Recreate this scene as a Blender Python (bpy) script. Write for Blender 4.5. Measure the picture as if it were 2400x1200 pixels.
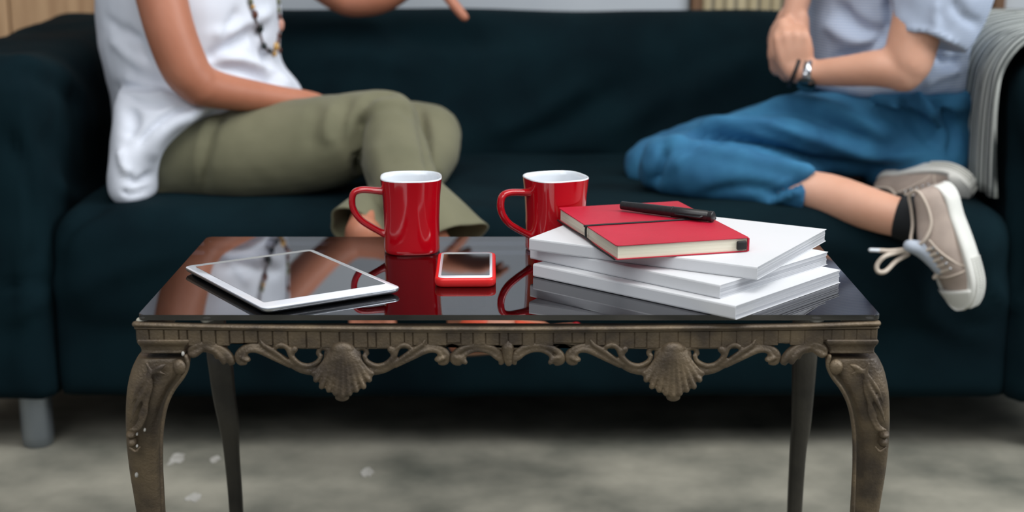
import bpy, bmesh, math, random
import numpy as np
from mathutils import Vector, Matrix, noise
from mathutils.bvhtree import BVHTree
random.seed(4)
for o in list(bpy.data.objects): bpy.data.objects.remove(o)
S = bpy.context.scene; COL = S.collection
# ------------------------------------------------------------------ camera
F = 3600.0; TH = math.atan(845/3600.0); CT, ST = math.cos(TH), math.sin(TH); ZC = 0.9025
cd = bpy.data.cameras.new('camera'); cam = bpy.data.objects.new('camera', cd); COL.objects.link(cam)
cam.location = (0, 0, ZC); cam.rotation_euler = (math.pi/2-TH, 0, 0)
cd.sensor_width = 36; cd.lens = 54.0; cd.clip_start = .05
cd.dof.use_dof = True; cd.dof.focus_distance = 1.76; cd.dof.aperture_fstop = 3.6
S.camera = cam
# ------------------------------------------------------------------ world, lights, exposure
W = bpy.data.worlds.new('world'); S.world = W; W.use_nodes = True
W.node_tree.nodes['Background'].inputs[0].default_value = (.84, .92, 1.0, 1)
W.node_tree.nodes['Background'].inputs[1].default_value = .27
def area(name, loc, target, sx, sy, power, col):
    l = bpy.data.lights.new(name, 'AREA'); l.shape = 'RECTANGLE'; l.size = sx; l.size_y = sy; l.energy = power; l.color = col
    o = bpy.data.objects.new(name, l); COL.objects.link(o); o.location = loc
    o.rotation_euler = (Vector(target)-Vector(loc)).to_track_quat('-Z', 'Y').to_euler(); return o
area('overhead_daylight', (.5, 1.3, 3.1), (.05, 2.3, .4), 2.6, 1.8, 69, (1, .985, .96))
area('window_daylight', (3.0, 1.2, 2.3), (0, 2.4, .5), 1.4, 1.6, 78, (.94, .97, 1))
area('fill_behind_viewer', (-1.2, -1.2, 2.9), (0, 2.0, .5), 2.6, 1.8, 46, (.97, .98, 1))  # added fill lamp, no known source; brightens book spines and table apron
S.view_settings.view_transform = 'Standard'; S.view_settings.look = 'None'
S.view_settings.exposure = 0.0; S.view_settings.gamma = 1; S.view_settings.use_curve_mapping = False

# ------------------------------------------------------------------ helpers
def ray(px, py):
    u = (px-1200)/F; v = (py-600)/F
    return Vector((u, CT-v*ST, -ST-v*CT))
def P(px, py, Y):
    r = ray(px, py); return Vector((0, 0, ZC)) + r*(Y/r.y)
def PZ(px, py, z):
    r = ray(px, py); return Vector((0, 0, ZC)) + r*((z-ZC)/r.z)
def ppm(p): return F/(p.y*CT+(ZC-p.z)*ST)          # pixels per metre at a point
def proj(co):                                       # (n,3) array -> px,py
    d = co-np.array([0, 0, ZC]); dep = d[:, 1]*CT-d[:, 2]*ST
    return 1200+F*d[:, 0]/dep, 600-F*(d[:, 1]*ST+d[:, 2]*CT)/dep
def tag(o, label=None, cat=None, group=None, kind=None):
    if label: o['label'] = label
    if cat: o['category'] = cat
    if group: o['group'] = group
    if kind: o['kind'] = kind
    return o
WL = {}
def empty(name, loc, label=None, cat=None, group=None):
    o = bpy.data.objects.new(name, None); COL.objects.link(o); o.location = loc; o.empty_display_size = .05
    WL[o.name] = Vector(loc); return tag(o, label, cat, group)
def link(name, me, mat, parent=None, smooth=True):
    o = bpy.data.objects.new(name, me); COL.objects.link(o)
    me.name = name
    if mat is not None: me.materials.clear(); me.materials.append(mat)
    if smooth: me.polygons.foreach_set('use_smooth', [True]*len(me.polygons))
    if parent is not None:
        o.parent = parent
        o.matrix_parent_inverse = Matrix.Translation(-WL.get(parent.name, Vector()))
    return o
def done(name, bm, mat, parent=None, smooth=True, autos=None):
    bmesh.ops.recalc_face_normals(bm, faces=bm.faces)
    me = bpy.data.meshes.new(name); bm.to_mesh(me); bm.free()
    o = link(name, me, mat, parent, smooth)
    if autos: me.set_sharp_from_angle(angle=math.radians(autos))
    return o
def ringface(bm, rings, cap=True, closed=True):
    vr = [[bm.verts.new(p) for p in r] for r in rings]; n = len(vr[0])
    for a, b in zip(vr, vr[1:]):
        for i in range(n if closed else n-1):
            j = (i+1) % n; bm.faces.new((a[i], a[j], b[j], b[i]))
    if cap: bm.faces.new(vr[0][::-1]); bm.faces.new(vr[-1])
    return vr
def cat(st, sub=4):                                 # Catmull-Rom through tuples of floats
    st = [np.array(s, float) for s in st]; out = []
    for i in range(len(st)-1):
        p1, p2 = st[i], st[i+1]; p0 = st[i-1] if i else 2*p1-p2; p3 = st[i+2] if i+2 < len(st) else 2*p2-p1
        for k in range(sub):
            t = k/sub
            out.append(.5*((2*p1)+(-p0+p2)*t+(2*p0-5*p1+4*p2-p3)*t*t+(-p0+3*p1-3*p2+p3)*t**3))
    out.append(st[-1]); return out
def sweep(bm, cs, ra, rb, up=None, n=14, round_ends=(1, 1)):
    """elliptic tube: centres cs, radius ra across, rb along 'up' (up(i) or Vector)"""
    N = len(cs); rings = []; fr = []
    prev = None
    for i in range(N):
        t = (cs[min(i+1, N-1)]-cs[max(i-1, 0)]).normalized()
        if up is None:
            if prev is None:
                a = Vector((0, 0, 1)) if abs(t.z) < .9 else Vector((1, 0, 0))
            else: a = prev
            b = (a-t*a.dot(t)).normalized(); prev = b
        else:
            u = up(cs[i]) if callable(up) else up
            b = (u-t*u.dot(t)).normalized()
        s = t.cross(b).normalized(); fr.append((t, s, b))
    def ring(c, s, b, a1, b1): return [c+s*(a1*math.cos(2*math.pi*k/n))+b*(b1*math.sin(2*math.pi*k/n)) for k in range(n)]
    if round_ends[0]:
        t, s, b = fr[0]; r = min(ra[0], rb[0])
        for q in (.15, .5, .8): rings.append(ring(cs[0]-t*r*math.sqrt(1-q*q), s, b, ra[0]*q, rb[0]*q))
    for i in range(N): rings.append(ring(cs[i], fr[i][1], fr[i][2], ra[i], rb[i]))
    if round_ends[1]:
        t, s, b = fr[-1]; r = min(ra[-1], rb[-1])
        for q in (.8, .5, .15): rings.append(ring(cs[-1]+t*r*math.sqrt(1-q*q), s, b, ra[-1]*q, rb[-1]*q))
    ringface(bm, rings)
def tube(bm, pts, rad, n=10, sub=3, ends=(1, 1)):
    st = cat([(p[0], p[1], p[2], r) for p, r in zip(pts, rad)], sub) if sub > 1 else [(p[0], p[1], p[2], r) for p, r in zip(pts, rad)]
    cs = [Vector(s[:3]) for s in st]; r = [max(1e-4, s[3]) for s in st]
    sweep(bm, cs, r, r, None, n, ends)
def limb(bm, st, ends=(1, 1), n=24, sub=4):
    """st: (px, py, Y, radius px in the picture, depth radius m or 0 = same)"""
    st = [(a[0], a[1], a[2], a[3], (a[4] if len(a) > 4 else a[3]/ppm(P(*a[:3])))) for a in st]
    st = cat(st, sub); cs = [P(*s[:3]) for s in st]
    ra = [s[3]/ppm(c) for s, c in zip(st, cs)]; rb = [s[4] for s in st]
    sweep(bm, cs, ra, rb, lambda c: (c-Vector((0, 0, ZC))).normalized(), n, ends)
def stack(bm, st, n=36, sub=4, e=2.3):
    """horizontal superellipses: (py, xl, xr, Y, depth radius)"""
    rings = []
    for s in cat(st, sub):
        c = P((s[1]+s[2])/2, s[0], s[3]); ra = (s[2]-s[1])/2/ppm(c)
        rg = []
        for k in range(n):
            a = 2*math.pi*k/n; x, y = math.cos(a), math.sin(a)
            rg.append(c+Vector((ra*math.copysign(abs(x)**(2/e), x), s[4]*math.copysign(abs(y)**(2/e), y), 0)))
        rings.append(rg)
    ringface(bm, rings)
def fuse(name, bm, voxel, it, mat, parent, strokes=(), nz=0, nzs=6, post=None, k=1.0, kw=1.0):
    strokes = [(l, w*kw, a*k) for l, w, a in strokes]
    bmesh.ops.recalc_face_normals(bm, faces=bm.faces)
    me = bpy.data.meshes.new('tmp'); bm.to_mesh(me); bm.free()
    t = bpy.data.objects.new('tmp', me); COL.objects.link(t)
    m = t.modifiers.new('r', 'REMESH'); m.mode = 'VOXEL'; m.voxel_size = voxel
    if it:
        s = t.modifiers.new('s', 'SMOOTH'); s.factor = .5; s.iterations = it
    dg = bpy.context.evaluated_depsgraph_get(); dg.update()
    out = bpy.data.meshes.new_from_object(t.evaluated_get(dg)); bpy.data.objects.remove(t); bpy.data.meshes.remove(me)
    if voxel < .002:                                # drop stray remesh islands
        b = bmesh.new(); b.from_mesh(out); b.verts.ensure_lookup_table(); seen = set(); isl = []
        for v in b.verts:
            if v.index in seen: continue
            st_ = [v]; seen.add(v.index); g = []
            while st_:
                x = st_.pop(); g.append(x)
                for e in x.link_edges:
                    y = e.other_vert(x)
                    if y.index not in seen: seen.add(y.index); st_.append(y)
            isl.append(g)
        isl.sort(key=len)
        if len(isl) > 1: print(name, 'islands', [(len(g), [round(q) for q in proj(np.array([g[0].co]))[0]]) for g in isl])
        for g in isl[:-1]: bmesh.ops.delete(b, geom=g, context='VERTS')
        b.to_mesh(out); b.free()
    deform(out, strokes, nz, nzs)
    if post: post(out)
    return link(name, out, mat, parent)
def deform(me, strokes, nz=0, nzs=6):
    """model folds: strokes = (polyline of picture points, width px, height mm); real displacement along the surface normal"""
    N = len(me.vertices); co = np.empty(N*3); me.vertices.foreach_get('co', co); co = co.reshape(-1, 3)
    no = np.empty(N*3); me.vertices.foreach_get('normal', no); no = no.reshape(-1, 3)
    h = np.zeros(N)
    if strokes:
        px, py = proj(co); d = co-np.array([0, 0, ZC]); d /= np.linalg.norm(d, axis=1)[:, None]
        face = np.clip(-(no*d).sum(1)*2.5, 0, 1)
        for line, w, amp in strokes:
            L = np.array(cat(line, 4)) if len(line) > 2 else np.array(line, float)
            best = np.full(N, 1e9); tt = np.zeros(N); n = len(L)-1
            for i in range(n):
                a, b = L[i], L[i+1]; ab = b-a
                t = np.clip(((px-a[0])*ab[0]+(py-a[1])*ab[1])/max(1e-6, ab@ab), 0, 1)
                dd = np.hypot(px-a[0]-t*ab[0], py-a[1]-t*ab[1]); q = dd < best
                best[q] = dd[q]; tt[q] = (i+t[q])/n
            fade = np.clip(np.minimum(tt, 1-tt)*5+.25, 0, 1)
            h += amp*.001*np.exp(-(best/w)**2)*fade*face
    if nz:
        for i in range(N):
            v = Vector(co[i]); h[i] += nz*(noise.noise(v*nzs)+.4*noise.noise(v*nzs*2.7))
    co += no*h[:, None]; me.vertices.foreach_set('co', co.ravel()); me.update()
def box(bm, c, s, bev=0, seg=2, rot=None):
    r = bmesh.ops.create_cube(bm, size=1)['verts']
    M = Matrix.Translation(c) @ (rot.to_4x4() if rot is not None else Matrix()) @ Matrix.Diagonal((*s, 1))
    bmesh.ops.transform(bm, matrix=M, verts=r)
    if bev:
        es = list({e for v in r for e in v.link_edges})
        bmesh.ops.bevel(bm, geom=es, offset=bev, segments=seg, profile=.5, affect='EDGES')
def prism(bm, pts, ex, bev=0):
    """pts: planar polygon (world), extruded by vector ex"""
    a = [bm.verts.new(p) for p in pts]; b = [bm.verts.new(Vector(p)+Vector(ex)) for p in pts]; n = len(a)
    f = [bm.faces.new(a[::-1]), bm.faces.new(b)]
    for i in range(n): f.append(bm.faces.new((a[i], a[(i+1) % n], b[(i+1) % n], b[i])))
    if bev:
        es = list({e for q in f[:2] for e in q.edges})
        bmesh.ops.bevel(bm, geom=es, offset=bev, segments=2, profile=.5, affect='EDGES')
def ellip(bm, c, r, rot=None, u=14, v=10):
    q = bmesh.ops.create_uvsphere(bm, u_segments=u, v_segments=v, radius=1)['verts']
    M = Matrix.Translation(c) @ (rot.to_4x4() if rot is not None else Matrix()) @ Matrix.Diagonal((*r, 1))
    bmesh.ops.transform(bm, matrix=M, verts=q)
def roundrect(c, a, b, la, lb, r, seg=6):
    """corner-rounded rectangle centred at c, unit axes a,b, size la x lb"""
    out = []
    for sx, sy, a0 in ((1, 1, 0), (-1, 1, 90), (-1, -1, 180), (1, -1, 270)):
        for k in range(seg+1):
            t = math.radians(a0+90*k/seg)
            out.append(c+a*(sx*(la/2-r)+r*math.cos(t))+b*(sy*(lb/2-r)+r*math.sin(t)))
    return out

# ------------------------------------------------------------------ materials
def s2l(c): return tuple(((x/255)/12.92 if x/255 < .04045 else ((x/255+.055)/1.055)**2.4) for x in c)
def M(name, c1, c2=None, scale=8, rough=.6, metal=0, bump=0, bscale=200, detail=4, spec=.5, coat=0, sheen=0, sss=0, stretch=(1, 1, 1), lo=.35, hi=.65, anis=None):
    m = bpy.data.materials.new(name); m.use_nodes = True; nt = m.node_tree; b = nt.nodes['Principled BSDF']
    b.inputs['Roughness'].default_value = rough; b.inputs['Metallic'].default_value = metal
    b.inputs['Specular IOR Level'].default_value = spec; b.inputs['Coat Weight'].default_value = coat; b.inputs['Coat Roughness'].default_value = .03
    b.inputs['Sheen Weight'].default_value = sheen
    if sss: b.inputs['Subsurface Weight'].default_value = sss; b.inputs['Subsurface Radius'].default_value = (.012, .005, .003); b.inputs['Subsurface Scale'].default_value = 1
    tc = nt.nodes.new('ShaderNodeTexCoord'); mp = nt.nodes.new('ShaderNodeMapping'); mp.inputs['Scale'].default_value = stretch
    nt.links.new(tc.outputs['Object'], mp.inputs[0])
    if c2 is None: b.inputs['Base Color'].default_value = (*s2l(c1), 1)
    else:
        n = nt.nodes.new('ShaderNodeTexNoise'); n.inputs['Scale'].default_value = scale; n.inputs['Detail'].default_value = detail
        r = nt.nodes.new('ShaderNodeValToRGB'); r.color_ramp.elements[0].position = lo; r.color_ramp.elements[1].position = hi
        r.color_ramp.elements[0].color = (*s2l(c1), 1); r.color_ramp.elements[1].color = (*s2l(c2), 1)
        nt.links.new(mp.outputs[0], n.inputs['Vector']); nt.links.new(n.outputs['Fac'], r.inputs[0]); nt.links.new(r.outputs[0], b.inputs['Base Color'])
        m['ramp'] = 1
    if bump:
        n = nt.nodes.new('ShaderNodeTexNoise'); n.inputs['Scale'].default_value = bscale; n.inputs['Detail'].default_value = 3
        bp = nt.nodes.new('ShaderNodeBump'); bp.inputs['Strength'].default_value = bump; bp.inputs['Distance'].default_value = .002
        nt.links.new(mp.outputs[0], n.inputs['Vector']); nt.links.new(n.outputs['Fac'], bp.inputs['Height']); nt.links.new(bp.outputs[0], b.inputs['Normal'])
    return m
def stripes(m, axis, scale, ca, cb, width=.5, bump=0, second=None):
    """sine stripes along an axis, mixed over"""
    nt = m.node_tree; b = nt.nodes['Principled BSDF']
    tc = nt.nodes.new('ShaderNodeTexCoord'); sx = nt.nodes.new('ShaderNodeSeparateXYZ'); nt.links.new(tc.outputs['Object'], sx.inputs[0])
    mu = nt.nodes.new('ShaderNodeMath'); mu.operation = 'MULTIPLY'; mu.inputs[1].default_value = scale; nt.links.new(sx.outputs[axis], mu.inputs[0])
    nz = nt.nodes.new('ShaderNodeTexNoise'); nz.inputs['Scale'].default_value = 6; nt.links.new(tc.outputs['Object'], nz.inputs['Vector'])
    ad = nt.nodes.new('ShaderNodeMath'); ad.operation = 'MULTIPLY_ADD'; ad.inputs[1].default_value = .9; nt.links.new(nz.outputs['Fac'], ad.inputs[0]); nt.links.new(mu.outputs[0], ad.inputs[2])
    sn = nt.nodes.new('ShaderNodeMath'); sn.operation = 'SINE'; nt.links.new(ad.outputs[0], sn.inputs[0])
    r = nt.nodes.new('ShaderNodeValToRGB'); r.color_ramp.elements[0].position = .5-.25*width; r.color_ramp.elements[1].position = .5+.25*width
    r.color_ramp.elements[0].color = (*s2l(ca), 1); r.color_ramp.elements[1].color = (*s2l(cb), 1)
    ma = nt.nodes.new('ShaderNodeMath'); ma.operation = 'MULTIPLY_ADD'; ma.inputs[1].default_value = .5; ma.inputs[2].default_value = .5
    nt.links.new(sn.outputs[0], ma.inputs[0]); nt.links.new(ma.outputs[0], r.inputs[0]); nt.links.new(r.outputs[0], b.inputs['Base Color'])
    if bump:
        bp = nt.nodes.new('ShaderNodeBump'); bp.inputs['Strength'].default_value = bump; bp.inputs['Distance'].default_value = .003
        nt.links.new(ma.outputs[0], bp.inputs['Height']); nt.links.new(bp.outputs[0], b.inputs['Normal'])
    return m
m_floor = M('concrete', (86, 88, 80), (166, 162, 148), 5, .82, bump=.6, bscale=30, detail=12, lo=.3, hi=.74, spec=.25)
m_chip = M('paint_splash', (184, 182, 176), (160, 157, 150), 60, .7)
m_plaster = M('plaster', (176, 182, 188), (196, 200, 204), 2, .9)
m_board = M('white_panel', (168, 176, 184), (184, 190, 196), 2, .6)
m_ply = M('weathered_wood', (148, 112, 80), (186, 152, 116), 5, .7, stretch=(6, 1, .6), detail=8, bump=.3, bscale=40)
m_dwood = M('brown_wood', (92, 66, 46), (122, 90, 64), 6, .7, stretch=(6, 1, .6))
m_lath = M('pale_lath', (150, 136, 104), (188, 176, 144), 5, .7, stretch=(6, 1, .6))
m_sofa = M('dark_teal_cotton', (6, 22, 28), (10, 30, 36), 7, .9, bump=.12, bscale=900, spec=.08, detail=8)
m_leg = M('brushed_steel', (150, 158, 166), rough=.38, metal=.85)
m_bronze = M('aged_bronze', (72, 62, 52), (112, 97, 76), 30, .48, metal=.25, bump=.45, bscale=330, detail=8, spec=.5)
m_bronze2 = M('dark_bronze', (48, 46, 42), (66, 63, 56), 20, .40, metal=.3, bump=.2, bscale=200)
m_red = M('red_glaze', (178, 6, 22), rough=.09, spec=.55, coat=.6)
m_white = M('white_glaze', (222, 228, 234), rough=.15, coat=.3)
m_alu = M('aluminium', (190, 194, 200), rough=.25, metal=.9)
m_bez = M('white_bezel', (226, 230, 238), rough=.12, coat=.5)
m_screen = M('black_screen', (12, 10, 14), rough=.03, spec=1.0, coat=1)
m_case = M('red_silicone', (214, 22, 22), rough=.38)
m_cover = M('white_card', (206, 208, 211), (212, 213, 216), 6, .55)
m_page = M('page_edges', (168, 170, 176), (206, 207, 210), 2.0, .8, stretch=(1, 1, 300), detail=4)
m_nb = M('red_leatherette', (172, 14, 44), (188, 20, 52), 10, .5, bump=.18, bscale=700)
m_cream = M('cream_pages', (216, 210, 188), (232, 227, 208), 2, .85, stretch=(1, 1, 400))
m_black = M('black_cord', (14, 12, 14), rough=.6)
m_pen = M('black_plastic', (20, 20, 22), (28, 28, 30), 300, .36)
m_skinL = M('tan_skin', (168, 106, 80), (182, 120, 94), 9, .5, sss=.12)
m_skinR = M('fair_skin', (204, 152, 126), (216, 166, 142), 9, .5, sss=.12)
m_shirt = M('white_cotton', (212, 218, 230), (220, 225, 236), 5, .85, bump=.1, bscale=500)
m_olive = M('olive_twill', (98, 97, 74), (112, 110, 86), 8, .85, bump=.12, bscale=900, sheen=.1)
m_seer = stripes(M('seersucker', (160, 176, 200), rough=.85), 2, 1300, (152, 172, 204), (208, 216, 230), 1.4)
m_denim = M('blue_chambray', (30, 90, 128), (46, 112, 150), 14, .85, bump=.15, bscale=700, detail=9)
m_canvas = M('beige_canvas', (158, 143, 133), (170, 154, 143), 40, .8, bump=.2, bscale=900)
m_cream_piping = M('beige_piping', (196, 182, 168), rough=.7)
m_rubber = M('off_white_rubber', (214, 214, 208), (224, 224, 218), 20, .55)
m_lace = M('beige_lace', (190, 176, 162), (206, 194, 180), 90, .8)
m_sock = M('black_knit', (12, 16, 20), rough=.9)
m_hair = M('dark_hair', (38, 26, 20), (58, 40, 30), 30, .5, stretch=(1, 1, .2))
m_throw = stripes(M('striped_throw', (180, 180, 176), rough=.9), 1, 620, (58, 64, 64), (172, 176, 172), .9)
m_pad = M('clear_rubber', (196, 192, 176), rough=.3)
m_steel = M('watch_steel', (190, 192, 196), rough=.15, metal=1)
m_lip = M('lips', (150, 76, 68), rough=.45)
m_eyew = M('eye_white', (226, 222, 216), rough=.2)
m_iris = M('eye_brown', (40, 24, 16), rough=.15)
m_strap = M('orange_leather', (196, 72, 44), (206, 84, 54), 20, .45)
m_nail = M('red_nail', (190, 20, 34), rough=.15)
def glass_mat():
    m = bpy.data.materials.new('smoked_glass'); m.use_nodes = True; nt = m.node_tree; nt.nodes.remove(nt.nodes['Principled BSDF'])
    out = nt.nodes['Material Output']; fr = nt.nodes.new('ShaderNodeFresnel'); fr.inputs['IOR'].default_value = 2.1
    gl = nt.nodes.new('ShaderNodeBsdfGlossy'); gl.inputs['Roughness'].default_value = .012; gl.inputs['Color'].default_value = (.95, .95, .97, 1)
    tr = nt.nodes.new('ShaderNodeBsdfTransparent'); tr.inputs['Color'].default_value = (.26, .27, .30, 1)
    nz = nt.nodes.new('ShaderNodeTexNoise'); nz.inputs['Scale'].default_value = 400
    mx = nt.nodes.new('ShaderNodeMixShader'); nt.links.new(fr.outputs[0], mx.inputs[0]); nt.links.new(tr.outputs[0], mx.inputs[1]); nt.links.new(gl.outputs[0], mx.inputs[2])
    nt.links.new(mx.outputs[0], out.inputs[0]); return m
m_glass = glass_mat()

# ------------------------------------------------------------------ room
YW = 3.5
bm = bmesh.new(); box(bm, (0, 1.5, -.05), (8, 7, .1)); floor = tag(done('floor', bm, m_floor, smooth=False), kind='structure')
for px, py, r in ((413, 1078, 26), (504, 1077, 13), (860, 1108, 20), (455, 1168, 20)):
    c = PZ(px, py, 0.0); bm = bmesh.new(); k = ppm(c); pts = []
    for i in range(18):
        a = 2*math.pi*i/18; q = r*(.8+.3*noise.noise(Vector((math.cos(a)*1.5, math.sin(a)*1.5, px)))*2)/k; pts.append(c+Vector((math.cos(a)*q*1.0, math.sin(a)*q*1.5, 0)))
    prism(bm, pts, (0, 0, .0012)); done('paint_splash', bm, m_chip, floor, False)
bm = bmesh.new(); box(bm, (0, YW+.10, 1.4), (8, .12, 2.8)); wall = tag(done('wall_back', bm, m_plaster, smooth=False), kind='structure')
def vboard(name, x0, x1, mat, z1=2.7, d=.02, z0=.0):
    bm = bmesh.new(); box(bm, ((x0+x1)/2, YW+.04-d/2, (z0+z1)/2), (x1-x0-.004, d, z1-z0), .003, 1); return done(name, bm, mat, wall, False)
x = -.60
for k, w in enumerate((.30, .24, .52, .26, .30, .28, .3, .3, .3)):
    vboard('wood_plank', x-w, x, m_ply, d=.022+.004*(k % 3)); x -= w
vboard('plaster_panel', -.598, .402, m_board, d=.03)
vboard('wood_post', .402, .43, m_dwood, d=.05)
x = .43; k = 0
while x < 1.08: vboard('lath', x, x+.026, m_lath, d=.014+.006*(k % 2)); x += .0262; k += 1
vboard('wood_post', 1.082, 1.112, m_dwood, d=.05)

# ------------------------------------------------------------------ sofa
sofa = empty('sofa', (.03, 2.85, 0), 'long dark teal fabric-covered sofa behind the coffee table, on short steel legs', 'sofa')
def srbox(bm, x0, x1, y0, y1, z0, z1, bev, seg=5): box(bm, ((x0+x1)/2, (y0+y1)/2, (z0+z1)/2), (x1-x0, y1-y0, z1-z0), bev, seg)
bm = bmesh.new(); srbox(bm, -.75, .815, 2.395, 3.05, .20, .412, .06); srbox(bm, -.75, .815, 2.41, 3.05, .092, .30, .012, 2)
fuse('seat', bm, .014, 4, m_sofa, sofa, strokes=[
    ([(135, 640), (145, 560), (200, 500), (270, 470)], 12, -9), ([(110, 700), (125, 620), (140, 560)], 14, 5),
    ([(500, 480), (700, 500), (850, 500)], 30, -5), ([(150, 700), (260, 640), (420, 600)], 22, 5), ([(100, 620), (95, 560), (60, 500)], 16, 4),
    ([(1150, 420), (1300, 470), (1450, 500)], 26, -5), ([(1900, 560), (2050, 600), (2200, 740)], 18, 4), ([(2330, 560), (2310, 640), (2360, 720)], 10, 6),
    ([(2100, 650), (2200, 760), (2330, 800)], 16, 4), ([(0, 930), (1200, 935), (2400, 930)], 4, -3)], nz=.006, nzs=4, k=1.6, kw=1.3)
bm = bmesh.new()
prof = [(2.93, .30), (2.99, .55), (3.03, .63), (3.09, .672), (3.17, .672), (3.23, .63), (3.25, .5), (3.24, .10), (3.02, .10)]
prof = [(p[0], p[1]) for p in cat(prof, 4)]
ringface(bm, [[Vector((x, y, z if z < .5 else z-.02*dz)) for y, z in prof] for x, dz in ((-.95, 1.5), (-.8, .6), (-.6, 0), (0, 0), (.5, 0), (.98, .5), (1.05, 1.5))])
fuse('backrest', bm, .014, 5, m_sofa, sofa, strokes=[
    ([(1380, 330), (1520, 250), (1700, 170), (1800, 120)], 30, 7), ([(1100, 360), (1300, 300), (1500, 180)], 26, -7), ([(1150, 330), (1280, 260), (1380, 190)], 20, 6),
    ([(900, 60), (1000, 90), (1150, 95)], 22, -8), ([(700, 150), (850, 130), (1000, 170)], 20, 4), ([(1090, 390), (1250, 370), (1450, 380)], 12, -8),
    ([(1450, 420), (1600, 200), (1650, 80)], 26, -5)], nz=.008, nzs=3, k=1.8, kw=1.3)
def arm(x0, x1, name_side, folds):
    bm = bmesh.new()
    rings = []
    for y, dz, ins in ((2.395, -.05, .03), (2.41, -.02, .012), (2.45, 0, 0), (2.8, 0, 0), (3.05, .012, 0), (3.22, .015, 0), (3.26, -.04, .03)):
        rg = []; a0, a1, z1 = x0+ins, x1-ins, .652+dz
        r = .055
        for cx, cz, s in ((a1-r, z1-r, 0), (a0+r, z1-r, 90)):
            for k in range(7):
                t = math.radians(s+15*k); rg.append(Vector((cx+r*math.cos(t), y, cz+r*math.sin(t))))
        rg += [Vector((a0, y, .3)), Vector((a0, y, .092)), Vector((a1, y, .092)), Vector((a1, y, .3))]
        rings.append(rg)
    ringface(bm, rings)
    return fuse('armrest', bm, .013, 4, m_sofa, sofa, strokes=folds, nz=.008, nzs=6, k=1.8, kw=1.3)
arm(-.97, -.742, 'l', [([(0, 190), (60, 170), (130, 200), (190, 260)], 14, -6), ([(20, 160), (90, 150), (180, 210), (230, 330)], 18, 7), ([(0, 300), (60, 400), (90, 560), (60, 640)], 16, -6),
    ([(50, 180), (60, 400), (55, 640), (55, 900)], 8, 4), ([(130, 420), (180, 470), (240, 440)], 12, 6), ([(100, 300), (160, 420), (130, 600)], 18, -5), ([(0, 680), (60, 660), (118, 655)], 8, -5), ([(10, 760), (70, 720), (110, 700)], 10, 4)])
arm(.81, 1.04, 'r', [([(2366, 170), (2368, 500), (2366, 930)], 5, 4), ([(2380, 300), (2395, 500), (2385, 700)], 14, -6), ([(2370, 720), (2400, 700)], 8, 5)])
for lx, ly in ((-.80, 2.455), (.90, 2.455), (-.80, 3.15), (.90, 3.15)):
    bm = bmesh.new(); ringface(bm, [[Vector((lx+r*math.cos(a*math.pi/12), ly+r*math.sin(a*math.pi/12), z)) for a in range(24)] for r, z in ((.022, 0), (.025, .003), (.0265, .02), (.0265, .094))])
    done('leg', bm, m_leg, sofa, autos=40)
# striped throw over the right arm
thr = bpy.data.objects
bm = bmesh.new(); NY = 60; prof = [(.792, .425), (.790, .50), (.790, .58), (.796, .63), (.822, .668), (.87, .682), (.93, .682), (.99, .68), (1.03, .655), (1.053, .60), (1.056, .45), (1.056, .30)]
prof = cat(prof, 4); rows_o = []; rows_i = []
for j in range(NY+1):
    t = j/NY; ro = []; ri = []
    for i, (x, z) in enumerate(prof):
        y = 2.445+.46*t+.012*math.sin(i*.12)
        w = .0045*math.sin(t*46+math.sin(i*.25)*.8)*(1.0 if i < 30 else .6)+.006*math.sin(t*11+i*.06)
        a = prof[min(i+1, len(prof)-1)]-prof[max(i-1, 0)]; nrm = Vector((-a[1], 0, a[0])).normalized()
        ctr = Vector((.93, y, .5))
        c = Vector((x, y, z));
        if nrm.dot(c-ctr) < 0: nrm = -nrm
        ro.append(c+nrm*(.010+w)); ri.append(c+nrm*(.004+w))
    rows_o.append(ro); rows_i.append(ri)
grid = [o+i[::-1] for o, i in zip(rows_o, rows_i)]
ringface(bm, grid)
throw = tag(done('throw_blanket', bm, m_throw), 'grey and white striped throw draped over the right sofa arm', 'blanket')

# ------------------------------------------------------------------ coffee table
ZT = .47
table = empty('coffee_table', (-.004, 1.76, 0), 'ornate cast bronze coffee table with smoked glass top and cabriole legs', 'table')
GL, GR, GF, GB = P(322, 738, 0.0001), 0, 0, 0
A = PZ(322, 738, ZT); B = PZ(2063, 738, ZT); C_ = PZ(1903, 555, ZT); D_ = PZ(487, 555, ZT)
bm = bmesh.new(); cc = (A+B+C_+D_)/4
prism(bm, roundrect(Vector((cc.x, cc.y, ZT-.006)), Vector((1, 0, 0)), Vector((0, 1, 0)), B.x-A.x, D_.y-A.y, .006), (0, 0, .006), .0012)
done('glass_top', bm, m_glass, table, False)
YF = 1.572
MX = 1190
mir = lambda x: 2*MX-x
# front rail plate, lip, blocks
base = [(443, 800), (500, 802), (538, 806), (555, 803), (573, 806), (600, 811), (640, 817), (800, 818), (960, 817), (1000, 813), (1045, 812), (1060, 806), (1076, 812), (1110, 816), (1190, 820)]
bot = base+[(mir(x), y) for x, y in base[-2::-1]]
outl = [(318, 766), (320, 797)]+bot+[(2055, 797), (2057, 766)]
bm = bmesh.new(); vs = [P(x, y, YF) for x, y in outl]
prism(bm, vs, (0, .014, 0), 0); bmesh.ops.triangulate(bm, faces=[f for f in bm.faces if len(f.verts) > 4])
apron = done('apron', bm, m_bronze, table, False)
bm = bmesh.new()
lip = cat([(316, 759), (600, 766), (1190, 770), (1780, 765), (2058, 757)], 8)
sweep(bm, [P(x, y, YF) for x, y in lip], [.0028]*len(lip), [.006]*len(lip), Vector((0, 1, 0)), 10)
lip2 = cat([(318, 768), (1190, 777), (2057, 767)], 12); sweep(bm, [P(x, y, YF-.001) for x, y in lip2], [.0016]*len(lip2), [.003]*len(lip2), Vector((0, 1, 0)), 8)
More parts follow.
